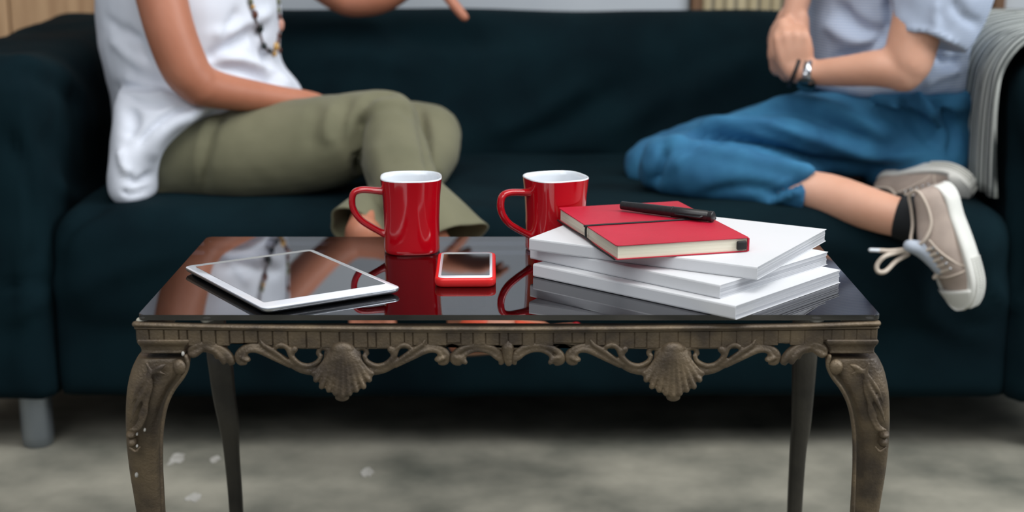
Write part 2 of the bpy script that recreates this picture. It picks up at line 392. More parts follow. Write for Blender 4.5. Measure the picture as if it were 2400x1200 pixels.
done('moulding', bm, m_bronze, apron)
x = 321
while x < 2050:
    w = random.choice((20, 29, 33, 35, 44)); x2 = min(x+w, 2055); yb = 797 if (x < 440 or x2 > 1940) else (804 if (525 < x < 585 or 1035 < x < 1080 or 1295 < x < 1345 or 1790 < x < 1850) else 809 if not (630 < x < 960 or 1400 < x < 1740) else 815)
    a = P(x+.2, 770+7*math.sin(math.pi*(x-320)/1735), YF); b_ = P(x2-.2, yb+random.random()*2-1, YF); bm = bmesh.new()
    box(bm, ((a.x+b_.x)/2, YF-.0006, (a.z+b_.z)/2), (b_.x-a.x, .0026+random.random()*.0016, a.z-b_.z), .0009, 1)
    done('block', bm, m_bronze, apron, False); x = x2
# other rails
for x0, x1, y0, y1 in ((A.x+.002, B.x-.002, D_.y-.018, D_.y-.004), (A.x+.002, A.x+.016, YF+.014, D_.y-.018), (B.x-.018, B.x-.004, YF+.014, D_.y-.018)):
    bm = bmesh.new(); srbox(bm, x0, x1, y0, y1, .432, .461, .003, 2); done('rail', bm, m_bronze, table)
# scrollwork
def scroll(bm, pts, r0, dy=0.0, flat=1.0, mirror=False):
    st = [(mir(p[0]) if mirror else p[0], p[1], (p[2] if len(p) > 2 else r0)) for p in pts]
    st = cat(st, 5); cs = [P(s[0], s[1], YF+.002-dy) for s in st]; r = [max(.8, s[2])*1.28/2200 for s in st]
    sweep(bm, cs, r, [q*flat*1.15 for q in r], Vector((0, 1, 0)), 10)
SC = [
 # corner scroll
 ([(446, 832, 3), (448, 820, 7), (462, 808, 8), (485, 806, 7), (510, 812, 8), (530, 828, 9), (543, 846, 8), (540, 852, 4)], 0),
 ([(462, 806, 3), (470, 818, 6), (455, 830, 7), (446, 831, 5)], .002), ([(480, 815, 3), (505, 822, 6), (520, 838, 7), (524, 849, 5)], .003), ([(470, 822, 2), (500, 826, 4), (508, 838, 4)], .001),
 # main leaf and C scroll, outer side
 ([(574, 850, 5), (562, 848, 6), (558, 834, 7), (568, 820, 7), (588, 810, 7), (612, 812, 7), (642, 828, 7), (675, 848, 7), (705, 864, 8), (735, 868, 9), (762, 860, 9), (776, 842, 8), (774, 824, 7), (762, 814, 6), (750, 817, 5), (746, 828, 5)], 0),
 ([(582, 842, 5), (573, 834, 5), (582, 822, 5), (605, 821, 6), (640, 838, 5), (680, 858, 4)], .003), ([(578, 845, 4), (568, 840, 4)], .005),
 ([(690, 818, 7), (684, 830, 5), (690, 843, 5), (705, 854, 5), (725, 857, 5), (745, 848, 5), (753, 834, 4)], .003),
 ([(610, 797, 2.5), (618, 808, 4), (640, 822, 5), (668, 842, 4), (690, 856, 3)], .004), ([(648, 812, 5), (660, 808, 5), (674, 816, 5), (682, 834, 5), (700, 852, 4)], .004), ([(650, 813, 6), (652, 818, 5)], .004),
 # centre arches
 ([(1076, 850, 6), (1066, 848, 6), (1062, 838, 7), (1075, 822, 7), (1098, 811, 7), (1125, 808, 7), (1152, 814, 7), (1170, 828, 7), (1177, 844, 6), (1174, 850, 5)], 0),
 ([(1072, 846, 5), (1086, 840, 5), (1090, 832, 4), (1108, 822, 4), (1130, 821, 4), (1150, 828, 4), (1162, 836, 5), (1172, 842, 5)], .002), ([(1090, 849, 5), (1082, 840, 4), (1070, 838, 5)], .003), ([(1174, 846, 6), (1165, 845, 8), (1161, 847, 8)], .003)]
def scallop(bm, cx, mirror=False):
    for i in range(11):
        t = (i-5)/5; ex, ey = [(735, 878), (741, 893), (754, 909), (771, 917), (787, 925), (803, 930), (819, 925), (835, 917), (852, 909), (865, 893), (871, 878)][i]
        ex = ex-803+cx; sx = cx+t*30
        mx_ = cx+t*48; my = 856-abs(t)*6
        pts = [(sx, 826-0*abs(t), 3.2), ((sx+mx_)/2, 842, 4.4), (mx_, my+4, 4.2), ((mx_+ex)/2+t*2, (my+ey)/2+4, 5.0), (ex, ey-4, 6.0)]
        scroll(bm, pts, 4, .004+.006*(1-t*t), 1.2)
    c = P(cx, 872, YF); ellip(bm, c+Vector((0, .002, 0)), (.024, .003, .026))
    c = P(cx, 836, YF); ellip(bm, c+Vector((0, .001, 0)), (.021, .006, .018))
    c = P(cx, 817, YF); ellip(bm, c+Vector((0, -.002, 0)), (.0125, .008, .0085)); ellip(bm, P(cx, 928, YF)+Vector((0, -.004, 0)), (.008, .006, .0045))
for mr in (False, True):
    def piece(name, idx, extra=None):
        bm = bmesh.new()
        for k in idx: scroll(bm, SC[k][0], 5, SC[k][1], mirror=mr)
        if extra: extra(bm)
        fuse(name, bm, .0014, 1, m_bronze, apron)
    piece('corner_scroll', range(0, 4)); piece('leaf_scroll', range(4, 10))
    # inner mirror about the shell axis 803
    bm = bmesh.new()
    for k in range(4, 10): scroll(bm, [(1606-p[0],)+tuple(p[1:]) for p in SC[k][0]], 5, SC[k][1], mirror=mr)
    fuse('leaf_scroll', bm, .0014, 1, m_bronze, apron)
    piece('centre_scroll', range(10, 14))
    bm = bmesh.new(); scallop(bm, mir(803) if mr else 803); fuse('scallop_shell', bm, .0014, 1, m_bronze, apron)
bm = bmesh.new(); scroll(bm, [(1190, 812, 12), (1190, 835, 10), (1192, 848, 8)], 8, .001); scroll(bm, [(1190, 800, 2), (1190, 840, 3)], 3, .006); fuse('centre_drop', bm, .0014, 1, m_bronze, apron)
# legs
def front_leg(mr):
    X = (lambda x: x) if not mr else mir
    # (py, outer x, inner x)
    pr = [(826, 328, 440), (845, 318, 444), (862, 311, 441), (882, 306, 426), (905, 302, 408), (940, 299, 393), (980, 298, 383), (1020, 299, 378), (1050, 301, 377), (1100, 307, 380), (1150, 315, 383), (1200, 323, 386), (1300, 342, 392), (1400, 357, 395), (1500, 358, 390), (1560, 345, 385), (1610, 325, 388), (1632, 322, 392)]
    rings = []
    for q in cat(pr, 3):
        y = q[0]; cy = YF+.030-.012*math.exp(-((y-940)/130)**2)+.008*math.exp(-((y-1350)/200)**2); r = (q[2]-q[1])/2
        c = P((q[1]+q[2])/2 if not mr else mir((q[1]+q[2])/2), y, cy); ra = r/ppm(c); rd = min(ra, .024)
        rg = []
        for k in range(28):
            a = 2*math.pi*k/28; x_, y_ = math.cos(a), math.sin(a); e = 3.2
            rg.append(c+Vector((ra*math.copysign(abs(x_)**(2/e), x_), rd*math.copysign(abs(y_)**(2/e), y_), 0)))
        rings.append(rg)
    bm = bmesh.new(); ringface(bm, rings); leg = fuse('leg', bm, .0025, 2, m_bronze, table)
    Yf = YF-.006
    def L(pts, r, dy=0, bm=None):
        st = cat([(X(p[0]), p[1], (p[2] if len(p) > 2 else r)) for p in pts], 5)
        sweep(bm, [P(s[0], s[1], Yf-dy) for s in st], [s[2]/2200 for s in st], [s[2]/2200*1.1 for s in st], Vector((0, 1, 0)), 10)
    bm = bmesh.new()
    L([(360, 868, 5), (376, 860, 7), (388, 855, 2)], 4, .003, bm); L([(352, 876, 3), (370, 872, 4), (388, 878, 2)], 4, .004, bm)
    L([(344, 852, 4), (350, 872, 5), (338, 892, 6), (322, 915, 5), (310, 945, 2)], 5, .003, bm)
    L([(352, 880, 4), (345, 905, 6), (328, 935, 6), (314, 965, 4), (306, 990, 2)], 5, .004, bm)
    L([(356, 890, 3), (352, 915, 5), (340, 945, 5), (325, 975, 3)], 5, .003, bm); L([(350, 925, 4), (338, 960, 5), (322, 995, 4), (308, 1006, 3)], 5, .003, bm)
    L([(325, 838, 5), (318, 860, 6), (310, 890, 5), (303, 930, 4), (300, 970, 3)], 5, 0, bm)
    L([(345, 940, 3), (342, 970, 4), (325, 1004, 5), (305, 1008, 4)], 4, .003, bm)
    fuse('leaf_carving', bm, .0014, 1, m_bronze, leg)
    bm = bmesh.new()
    ellip(bm, P(X(309), 1017, Yf+.008), (.006, .010, .0042)); ellip(bm, P(X(311), 1034, Yf+.008), (.0052, .010, .0060)); L([(305, 1050, 3), (318, 1058, 4), (328, 1048, 2)], 4, -.001, bm)
    done('bead_carving', bm, m_bronze, leg)
    bm = bmesh.new(); ellip(bm, P(X(421), 860, Yf), (.0075, .006, .0085)); 
    st = cat([(X(441), 835), (X(445), 856), (X(434), 882), (X(412), 912), (X(396), 945), (X(387), 985), (X(383), 1030), (X(383), 1100), (X(386), 1200)], 5)
    sweep(bm, [P(s[0]+(-5 if not mr else 5), s[1], Yf+.002) for s in st], [.0022]*len(st), [.004]*len(st), Vector((0, 1, 0)), 8)
    done('edge_moulding', bm, m_bronze, leg)
    # cap block
    rings = []
    for y, x0, x1, dd in ((797, 320, 443, .004), (806, 321, 442, .004), (811, 327, 437, .001), (818, 331, 433, 0), (824, 331, 433, 0), (829, 329, 436, .001)):
        a = P(X(x0), y, YF-dd); b_ = P(X(x1), y, YF-dd)
        if mr: a, b_ = b_, a
        rings.append([a, b_, Vector((b_.x, YF+.052+dd, b_.z)), Vector((a.x, YF+.052+dd, a.z))])
    bm = bmesh.new(); ringface(bm, rings); es = [e for e in bm.edges]; bmesh.ops.bevel(bm, geom=es, offset=.0012, segments=1, affect='EDGES'); done('leg_cap', bm, m_bronze, leg, False)
    if not mr:
        for px, py, r in ((317, 1118, .002), (318, 1022, .0012), (327, 1002, .0012), (336, 1012, .0014), (318, 1050, .0012), (426, 833, .0018)):
            bm = bmesh.new(); c = P(px, py, YF-.010 if py < 1100 else YF-.002); 
            ellip(bm, c+Vector((0, .006, 0)), (r, .003, r*1.5), u=8, v=6); done('paint_fleck', bm, m_chip, leg)
front_leg(False); front_leg(True)
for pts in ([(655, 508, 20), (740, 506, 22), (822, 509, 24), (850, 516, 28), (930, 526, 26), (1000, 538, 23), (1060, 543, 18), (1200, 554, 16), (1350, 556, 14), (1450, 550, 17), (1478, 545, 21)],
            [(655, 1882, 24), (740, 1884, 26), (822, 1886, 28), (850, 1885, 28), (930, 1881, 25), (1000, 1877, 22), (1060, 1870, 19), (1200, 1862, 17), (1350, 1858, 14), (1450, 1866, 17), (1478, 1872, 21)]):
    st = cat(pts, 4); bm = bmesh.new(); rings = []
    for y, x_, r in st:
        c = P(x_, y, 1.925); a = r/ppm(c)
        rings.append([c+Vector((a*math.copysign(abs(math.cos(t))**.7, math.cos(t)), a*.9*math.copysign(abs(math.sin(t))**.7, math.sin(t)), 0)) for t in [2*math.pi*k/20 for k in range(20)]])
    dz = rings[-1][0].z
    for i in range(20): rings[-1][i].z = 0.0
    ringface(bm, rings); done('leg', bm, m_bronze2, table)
for px, py, r in ((1915, 749, .0085), (483, 752, .007), (330, 750, .006), (2040, 750, .007)):
    c = P(px, py, YF+.004); bm = bmesh.new(); ellip(bm, Vector((c.x, c.y+.004, .4615)), (r, .007, .0032)); done('glass_pad', bm, m_pad, table)
for px in (1985, 2012, 348):
    c = P(px, 752, YF+.02); bm = bmesh.new(); tube(bm, [Vector((c.x, c.y, .452)), Vector((c.x+.001, c.y, .458)), Vector((c.x-.001, c.y, .4625))], [.0015, .001, .0006]); done('bent_tab', bm, m_pad, table)
# ------------------------------------------------------------------ mugs
def mug(cx, cy, rot, label):
    t = empty('mug', (cx, cy, ZT), label, 'mug', 'red mugs on the glass table')
    def ring(r, z, e=2.9, n=48):
        o = []
        for k in range(n):
            a = 2*math.pi*k/n; c_, s_ = math.cos(a), math.sin(a); q = (abs(c_)**e+abs(s_)**e)**(-1/e)
            o.append(Vector((cx, cy, ZT+z))+Matrix.Rotation(rot, 3, 'Z') @ Vector((r*q*c_, r*q*s_, 0)))
        return o
    H = .0935
    bm = bmesh.new(); ringface(bm, [ring(.028, .0012), ring(.0325, 0), ring(.0345, .0018), ring(.0348, .006), ring(.0344, .02), ring(.0346, .045), ring(.0358, .07), ring(.0380, H-.0022), ring(.0382, H-.001), ring(.0372, H-.001), ring(.0366, H-.01), ring(.034, .05), ring(.033, .01), ring(.02, .006)], cap=True); done('body', bm, m_red, t, autos=60)
    bm = bmesh.new(); ringface(bm, [ring(.0381, H-.0014), ring(.0380, H), ring(.0372, H+.0006), ring(.0362, H), ring(.0354, H-.006), ring(.0330, .06), ring(.0318, .02), ring(.028, .0075), ring(.01, .0065)], cap=False); done('lining', bm, m_white, t)
    R = Matrix.Rotation(rot, 3, 'Z')
    pts = [(-.034, .0755), (-.045, .0765), (-.061, .0775), (-.0705, .0740), (-.0735, .064), (-.0715, .052), (-.0635, .0400), (-.052, .0315), (-.041, .0250), (-.033, .021)]
    st = cat([(x, z, .0062 if i in (0, 9) else (.0050 if i > 1 else .0052)) for i, (x, z) in enumerate(pts)], 4)
    bm = bmesh.new(); sweep(bm, [Vector((cx, cy, ZT))+R @ Vector((s[0], 0, s[1])) for s in st], [s[2]*.85 for s in st], [s[2]*1.25 for s in st], R @ Vector((0, 1, 0)), 16); done('handle', bm, m_red, t)
    return t
q = PZ(962, 600, ZT); mug(q.x, q.y+.033, math.radians(4), 'red square-sided mug beside the phone, left of the two mugs')
q = PZ(1303, 601, ZT); mug(q.x, q.y+.036, math.radians(22), 'red square-sided mug standing behind the stack of white books')

# ------------------------------------------------------------------ tablet, phone
def frame4(cs):
    c = sum(cs, Vector())/4; a = ((cs[1]-cs[0])+(cs[2]-cs[3])).normalized(); b = ((cs[3]-cs[0])+(cs[2]-cs[1])); b = (b-a*b.dot(a)).normalized()
    la = ((cs[1]-cs[0]).length+(cs[2]-cs[3]).length)/2; lb = ((cs[3]-cs[0]).length+(cs[2]-cs[1]).length)/2
    return c, a, b, la, lb
def slab(bm, c, a, b, la, lb, z0, lay, r):
    ringface(bm, [[Vector((p.x, p.y, z0+h)) for p in roundrect(c, a, b, la-2*i, lb-2*i, max(.0015, r-i))] for h, i in lay])
zt = ZT+.0075
c, a, b, la, lb = frame4([PZ(413, 627, zt), PZ(722, 584, zt), PZ(953, 674, zt), PZ(634, 722, zt)])
tb = empty('tablet', (c.x, c.y, ZT), 'white-framed tablet lying face up with a dark screen', 'tablet')
bm = bmesh.new(); slab(bm, c, a, b, la, lb, ZT, [(0, .012), (.0012, .006), (.0035, .0015), (.0062, 0), (.0072, .0004)], .011); done('shell', bm, m_alu, tb, autos=60)
bm = bmesh.new(); slab(bm, c, a, b, la-.0016, lb-.0016, ZT, [(.0070, .001), (.0074, 0), (.0077, .0004)], .010); done('bezel', bm, m_bez, tb)
sc = frame4([PZ(446, 627, zt), PZ(716, 591, zt), PZ(918, 665, zt), PZ(629, 706, zt)])
bm = bmesh.new(); slab(bm, sc[0], a, b, sc[3], sc[4], ZT, [(.0074, 0), (.0079, 0)], .0016); done('screen', bm, m_screen, tb, False)
zp = ZT+.010
c, a, b, la, lb = frame4([PZ(1029, 591, zp), PZ(1161, 591, zp), PZ(1163, 654, zp), PZ(1016, 655, zp)])
ph = empty('phone', (c.x, c.y, ZT), 'small phone with white face in a bright red case', 'phone')
bm = bmesh.new(); slab(bm, c, a, b, la, lb, ZT, [(0, .004), (.001, .0015), (.004, 0), (.008, .0), (.0100, .0008), (.0104, .002)], .011); done('case', bm, m_case, ph)
bm = bmesh.new(); slab(bm, c, a, b, la-.008, lb-.008, ZT, [(.0100, 0), (.0107, 0), (.0109, .0004)], .008); done('bezel', bm, m_bez, ph)
bm = bmesh.new(); slab(bm, c, a, b, la-.0145, lb-.030, ZT, [(.0105, 0), (.0112, 0)], .0016); done('screen', bm, m_screen, ph, False)

# ------------------------------------------------------------------ books
def book(z0, th, Fp, Lp, Rp, LA, LB, label, seed):
    rnd = random.Random(seed); Fc, Lc, Rc = PZ(*Fp, z0), PZ(*Lp, z0), PZ(*Rp, z0)
    a = (Lc-Fc).normalized(); b = (Rc-Fc); b = (b-a*b.dot(a)).normalized()
    m1 = (Rc-Fc).normalized(); k = (a.dot(m1)); a = (a-m1*k*.5).normalized(); b = (m1-a*m1.dot(a)).normalized()
    t = empty('book', Fc+(a*LA+b*LB)/2, label, 'book', 'white paperback books in the stack')
    up = Vector((0, 0, 1)); W_ = LB; ct = .0005
    # page block: layered sheaves
    bm = bmesh.new(); n = 7; z = z0+ct
    hs = [rnd.uniform(.7, 1.3) for _ in range(n)]; sm = sum(hs)
    for h in hs:
        hh = (th-2*ct)*h/sm; i1 = rnd.uniform(.0006, .0018); i2 = rnd.uniform(.0006, .0016)
        c0 = Fc+a*i2+b*.0008; c0.z = z
        prism(bm, [c0, c0+b*(W_-.0008-i1), c0+b*(W_-.0008-i1)+a*(LA-2*i2), c0+a*(LA-2*i2)], (0, 0, hh*.93)); z += hh
    done('page_block', bm, m_page, t, False)
    # wrap cover: profile in (b, z), extruded along a
    pr = [(W_, z0), (W_, z0+ct), (.0012, z0+ct), (.0005, z0+ct+.0008), (.0005, z0+th-ct-.0008), (.0012, z0+th-ct), (W_, z0+th-ct), (W_, z0+th), (.002, z0+th), (.0006, z0+th-.0005), (0, z0+th-.002), (0, z0+.002), (.0006, z0+.0005), (.002, z0)]
    bm = bmesh.new(); prism(bm, [Vector(((Fc+b*x).x, (Fc+b*x).y, z)) for x, z in pr], a*LA); done('cover', bm, m_cover, t, False)
    return t
book(ZT+.0003, .0152, (1723, 750), (1236, 651), (1981, 665), .281, .2136, 'white paperback book at the bottom of the stack, jutting past the table edge', 1)
book(ZT+.0156, .0152, (1687, 701), (1226, 612), (1966, 622), .272, .2136, 'white paperback book in the middle of the stack', 2)
book(ZT+.0309, .0146, (1774, 657), (1230, 591), (1954, 565), .281, .222, 'white paperback book on top of the stack, under the red notebook', 3)
zn = ZT+.0458; Fc, Rc, Lc = PZ(1444, 610, zn), PZ(1755, 590, zn), PZ(1367, 515, zn)
print('notebook', (Rc-Fc).length, (Lc-Fc).length)
b = (Rc-Fc).normalized(); a = (Lc-Fc); a = (a-b*a.dot(b)).normalized(); LA, LB = (Lc-Fc).length, (Rc-Fc).length
sk = (Lc-Fc)-a*LA                                   # keep it a true rectangle
nb = empty('notebook', Fc+(a*LA+b*LB)/2, 'red notebook with cream pages and a black elastic band, lying on the books', 'notebook')
TN = .0165
bm = bmesh.new(); c0 = Fc+a*.002+b*.0025; c0.z = zn+.001; prism(bm, [c0, c0+b*(LB-.004), c0+b*(LB-.004)+a*(LA-.004), c0+a*(LA-.004)], (0, 0, TN-.002)); done('page_block', bm, m_cream, nb, False)
for zz in (zn, zn+TN-.0012):
    bm = bmesh.new(); cc = Fc+(a*LA+b*LB)/2; cc.z = zz; pts = roundrect(cc, b, a, LB, LA, .003, 3); prism(bm, pts, (0, 0, .0012), .0004); done('cover', bm, m_nb, nb, False)
bm = bmesh.new(); c0 = Fc+b*(LB-.0018); prism(bm, [Vector((p.x, p.y, zn+.0006)) for p in (c0, c0+b*.0022, c0+b*.0022+a*LA, c0+a*LA)], (0, 0, TN-.0012), .0006); done('spine', bm, m_nb, nb, False)
# elastic
def on(u, v, z): p = Fc+b*u+a*v; return Vector((p.x, p.y, z))
ev = .062*LA/.13
bm = bmesh.new(); zt_ = zn+TN+.0006
tube(bm, [on(-.0012, ev, zn+.004), on(-.0014, ev, zn+TN*.5), on(-.001, ev, zn+TN-.001), on(.003, ev, zt_), on(LB*.5, ev+.001, zt_), on(LB-.003, ev+.002, zt_), on(LB+.0014, ev+.002, zn+TN-.002), on(LB+.0014, ev+.002, zn+.004)], [.0013]*8, 8, 3)
tube(bm, [on(-.001, .002, zn+.0008), on(-.0018, LA*.3, zn+.0012), on(-.0012, ev, zn+.003), on(-.0018, LA*.7, zn+.002), on(-.001, LA-.002, zn+.001)], [.0012]*5, 8, 3)
done('elastic_band', bm, m_black, nb)
bm = bmesh.new(); box(bm, on(LB-.009, -.0002, zn+TN*.48), (.012, .004, TN*.62), .0018, 2, Matrix((b, a, Vector((0, 0, 1)))).transposed()); done('pen_loop', bm, m_black, nb)
# pen
zp_ = zn+TN+.0068; p0, p1 = PZ(1456, 481, zp_), PZ(1673, 508, zp_); d = (p1-p0); Lp = d.length; d.normalize()
pen = empty('pen', (p0+p1)/2-Vector((0, 0, .006)), 'matt black capped felt-tip pen lying on the red notebook', 'pen')
def rod(name, u0, u1, prof, n=20):
    bm = bmesh.new(); s_ = d.cross(Vector((0, 0, 1))).normalized(); w_ = s_.cross(d)
    ringface(bm, [[p0+d*(u0+(u1-u0)*t)+s_*(r*math.cos(2*math.pi*k/n))+w_*(r*math.sin(2*math.pi*k/n)) for k in range(n)] for t, r in prof]); return done(name, bm, m_pen, pen, autos=50)
rod('barrel', 0, Lp*.57, [(0, .0036), (.01, .0050), (.5, .0058), (1, .0060)])
rod('collar', Lp*.555, Lp*.575, [(0, .0060), (.1, .0064), (.9, .0064), (1, .0060)])
rod('cap', Lp*.57, Lp, [(0, .0062), (.1, .0064), (.85, .0062), (.86, .0056), (.89, .0056), (.90, .0064), (.98, .0064), (1, .0050)])
bm = bmesh.new(); s_ = d.cross(Vector((0, 0, 1))).normalized()
o_ = s_*.0062+Vector((0, 0, -.001))
tube(bm, [p0+d*Lp*.90+s_*.005, p0+d*Lp*.88+o_*1.3, p0+d*Lp*.75+o_*1.25, p0+d*Lp*.62+o_*1.15], [.0016, .0016, .0013, .0010], 8, 3); done('clip', bm, m_pen, pen)

# ------------------------------------------------------------------ people helpers
def hand(bm, Wp, d, n, th, sc=1.0, curl=(.5, .6, .5), spread=.1, tc=.5):
    """Wp wrist, d finger direction, n palm normal (fingers close towards n), th thumb side"""
    d = d.normalized(); n = (n-d*n.dot(d)).normalized(); s = d.cross(n); s = s if s.dot(th) > 0 else -s
    pl = .082*sc
    for i, (off, ln, r) in enumerate(((.030, .070, .0085), (.010, .078, .0088), (-.010, .073, .0085), (-.029, .058, .0075))):
        k = Wp+d*(pl*(1-.06*abs(i-1)))+s*(off*sc)
        tube(bm, [Wp+s*(off*.55*sc), Wp+d*pl*.5+s*(off*.9*sc), k], [.015*sc, .015*sc, .011*sc], 10, 3)
        p = k; dd = (d+s*(spread*(off/.03))).normalized(); pts = [p]; ang = 0
        for j, f_ in enumerate((.45, .30, .25)):
            ang += curl[j]; q = (dd*math.cos(ang)+n*math.sin(ang)); p = p+q*(ln*f_*sc); pts.append(p)
        tube(bm, pts, [r*1.08*sc, r*sc, r*.93*sc, r*.8*sc], 10, 3)
    p = Wp+d*pl*.25+s*.026*sc; d1 = (d*.75+s*.6+n*tc).normalized(); d2 = (d*.9+s*.15+n*tc*1.4).normalized()
    tube(bm, [Wp+d*.012*sc+s*.012*sc, p, p+d1*.036*sc, p+d1*.036*sc+d2*.026*sc], [.014*sc, .0135*sc, .0105*sc, .009*sc], 10, 3)
def foot(bm, An, d, up, sc=1.0):
    d = d.normalized(); up = (up-d*up.dot(d)).normalized(); s = d.cross(up)
    tube(bm, [An-d*.035*sc-up*.05*sc, An+d*.03*sc-up*.048*sc, An+d*.10*sc-up*.058*sc, An+d*.14*sc-up*.062*sc], [.027*sc, .03*sc, .024*sc, .016*sc], 12, 3)
    tube(bm, [An, An-up*.02*sc+d*.01*sc, An+d*.06*sc-up*.04*sc, An+d*.12*sc-up*.058*sc], [.034*sc, .036*sc, .028*sc, .016*sc], 12, 3)
    for i in range(5):
        o = (i-2)*.0165*sc; l = (.052, .050, .045, .038, .030)[i]*sc; r = (.0115, .008, .008, .0075, .007)[i]*sc
        tube(bm, [An+d*.09*sc-up*.058*sc+s*o*.8, An+d*.14*sc-up*.062*sc+s*o, An+d*(.14*sc+l)-up*.066*sc+s*o*1.1], [.015*sc, r*1.3, r], 10, 2)
def head(bm, c, f, up):
    """c head centre, f facing direction"""
    f = f.normalized(); up = (up-f*up.dot(f)).normalized(); s = f.cross(up); R = Matrix((s, f, up)).transposed()
    ellip(bm, c+up*.025, (.075, .093, .085), R, 24, 16); ellip(bm, c+f*.022-up*.05, (.055, .062, .06), R, 20, 14); ellip(bm, c+f*.055-up*.088, (.024, .022, .02), R)
    tube(bm, [c+f*.088+up*.018, c+f*.095-up*.005, c+f*.099-up*.02], [.008, .009, .011], 10, 2)
    for q in (-1, 1):
        ellip(bm, c+s*.077*q-f*.008-up*.005, (.009, .020, .032), R); ellip(bm, c+f*.085-up*.023+s*.010*q, (.008, .009, .007), R)
        ellip(bm, c+f*.066-up*.02+s*.04*q, (.022, .018, .02), R); tube(bm, [c+f*.083+up*.036+s*.015*q, c+f*.084+up*.04+s*.03*q, c+f*.07+up*.034+s*.05*q], [.007, .007, .006], 8, 2)
def face(root, c, f, up):
    f = f.normalized(); up = (up-f*up.dot(f)).normalized(); s = f.cross(up); R = Matrix((s, f, up)).transposed()
    for q in (-1, 1):
        bm = bmesh.new(); ellip(bm, c+f*.077+up*.014+s*.031*q, (.0120, .0095, .0062), R); e = done('eye', bm, m_eyew, root)
        bm = bmesh.new(); ellip(bm, c+f*.0845+up*.014+s*.031*q, (.0065, .0048, .0065), R); done('iris', bm, m_iris, e)
    bm = bmesh.new(); tube(bm, [c+f*.078-up*.055-s*.024, c+f*.089-up*.053, c+f*.078-up*.055+s*.024], [.003, .0062, .003], 8, 3); tube(bm, [c+f*.076-up*.060-s*.018, c+f*.086-up*.062, c+f*.076-up*.060+s*.018], [.003, .0065, .003], 8, 3); done('lips', bm, m_lip, root)
    bm = bmesh.new(); ellip(bm, c+up*.04-f*.022, (.088, .092, .088), R, 24, 16); ellip(bm, c-up*.03-f*.05, (.072, .052, .10), R, 20, 14); ellip(bm, c+up*.01-f*.11, (.04, .035, .04), R)
    fuse('hair', bm, .006, 2, m_hair, root, nz=.004, nzs=30)

# ------------------------------------------------------------------ left woman
wl = empty('person', (-.80, 2.62, .41), 'person in white sleeveless top and olive trousers, sitting cross-legged at left', 'person')
# trousers
bm = bmesh.new()
limb(bm, [(372, 385, 2.62, 92), (440, 368, 2.60, 103), (540, 362, 2.59, 110), (660, 352, 2.585, 114), (780, 328, 2.58, 108), (860, 300, 2.57, 90), (905, 288, 2.56, 80)])
limb(bm, [(905, 288, 2.56, 79), (916, 330, 2.53, 80), (933, 390, 2.48, 82), (952, 445, 2.42, 80), (975, 490, 2.37, 72), (990, 520, 2.345, 70), (1005, 545, 2.33, 62)], (1, 0))
limb(bm, [(450, 300, 2.86, 80), (650, 310, 2.84, 88), (850, 315, 2.80, 84), (960, 312, 2.77, 76), (1008, 316, 2.75, 74)])
limb(bm, [(1008, 315, 2.75, 74), (1000, 370, 2.68, 70), (962, 430, 2.57, 60), (912, 468, 2.45, 50), (880, 488, 2.40, 44), (862, 508, 2.37, 42)], (1, 0))
stack(bm, [(230, 285, 560, 2.74, .14), (300, 280, 560, 2.73, .165), (380, 285, 520, 2.72, .17), (455, 300, 500, 2.70, .15)])
TR = [([(846, 262), (836, 300), (833, 350), (842, 400), (868, 450)], 8, -17), ([(850, 250), (880, 222), (930, 212)], 8, -5), ([(845, 300), (870, 262), (930, 250), (975, 280)], 8, -5), ([(860, 270), (900, 245), (960, 250)], 12, 4),
      ([(985, 262), (1000, 330), (1012, 390), (1035, 430)], 8, -15), ([(820, 225), (800, 290), (810, 360)], 10, -5), ([(780, 240), (765, 300), (775, 340)], 9, 4), ([(740, 240), (735, 290), (730, 350)], 12, -3),
      ([(530, 262), (500, 300), (480, 380), (475, 450)], 9, -6), ([(500, 275), (470, 330), (460, 420)], 12, 4), ([(880, 330), (895, 400), (930, 480)], 16, 4), ([(1060, 495), (1040, 520), (1030, 560)], 8, -6),
      ([(780, 525), (830, 490), (870, 465)], 6, 5), ([(1060, 500), (1100, 520), (1135, 553)], 6, 4)]
fuse('trousers', bm, .0075, 3, m_olive, wl, TR, nz=.003, nzs=12, k=1.4, kw=1.25)
def bell(pts, wav, ph):                              # flared open trouser hem with cloth thickness
    st = [(a[0], a[1], a[2], a[3], a[3]/ppm(P(*a[:3]))) for a in pts]; st = cat(st, 5); N = len(st); cs = [P(*q[:3]) for q in st]; out = []; inn = []
    for i, (q, c) in enumerate(zip(st, cs)):
        t = (cs[min(i+1, N-1)]-cs[max(i-1, 0)]).normalized(); u = (c-Vector((0, 0, ZC))).normalized(); b = (u-t*u.dot(t)).normalized(); sd = t.cross(b); f_ = i/(N-1); ro = []; ri = []
        for k in range(40):
            a = 2*math.pi*k/40; w = 1+wav*f_*math.sin(3*a+ph)+.5*wav*f_*math.sin(5*a+ph*2); r = q[3]/ppm(c)*w; rb = r*.72
            ro.append(c+sd*r*math.cos(a)+b*rb*math.sin(a)); ri.append(c+sd*(r-.003)*math.cos(a)+b*(rb-.003)*math.sin(a))
        out.append(ro); inn.append(ri)
    bm = bmesh.new(); ringface(bm, [inn[0]]+out+inn[::-1], cap=False); done('trouser_cuff', bm, m_olive, wl)
bell([(962, 462, 2.405, 76), (985, 495, 2.365, 84), (1015, 540, 2.33, 96), (1036, 580, 2.31, 112)], .07, .6)
bell([(905, 466, 2.44, 42), (880, 486, 2.40, 50), (855, 512, 2.36, 62), (836, 540, 2.33, 74)], .08, 2.0)

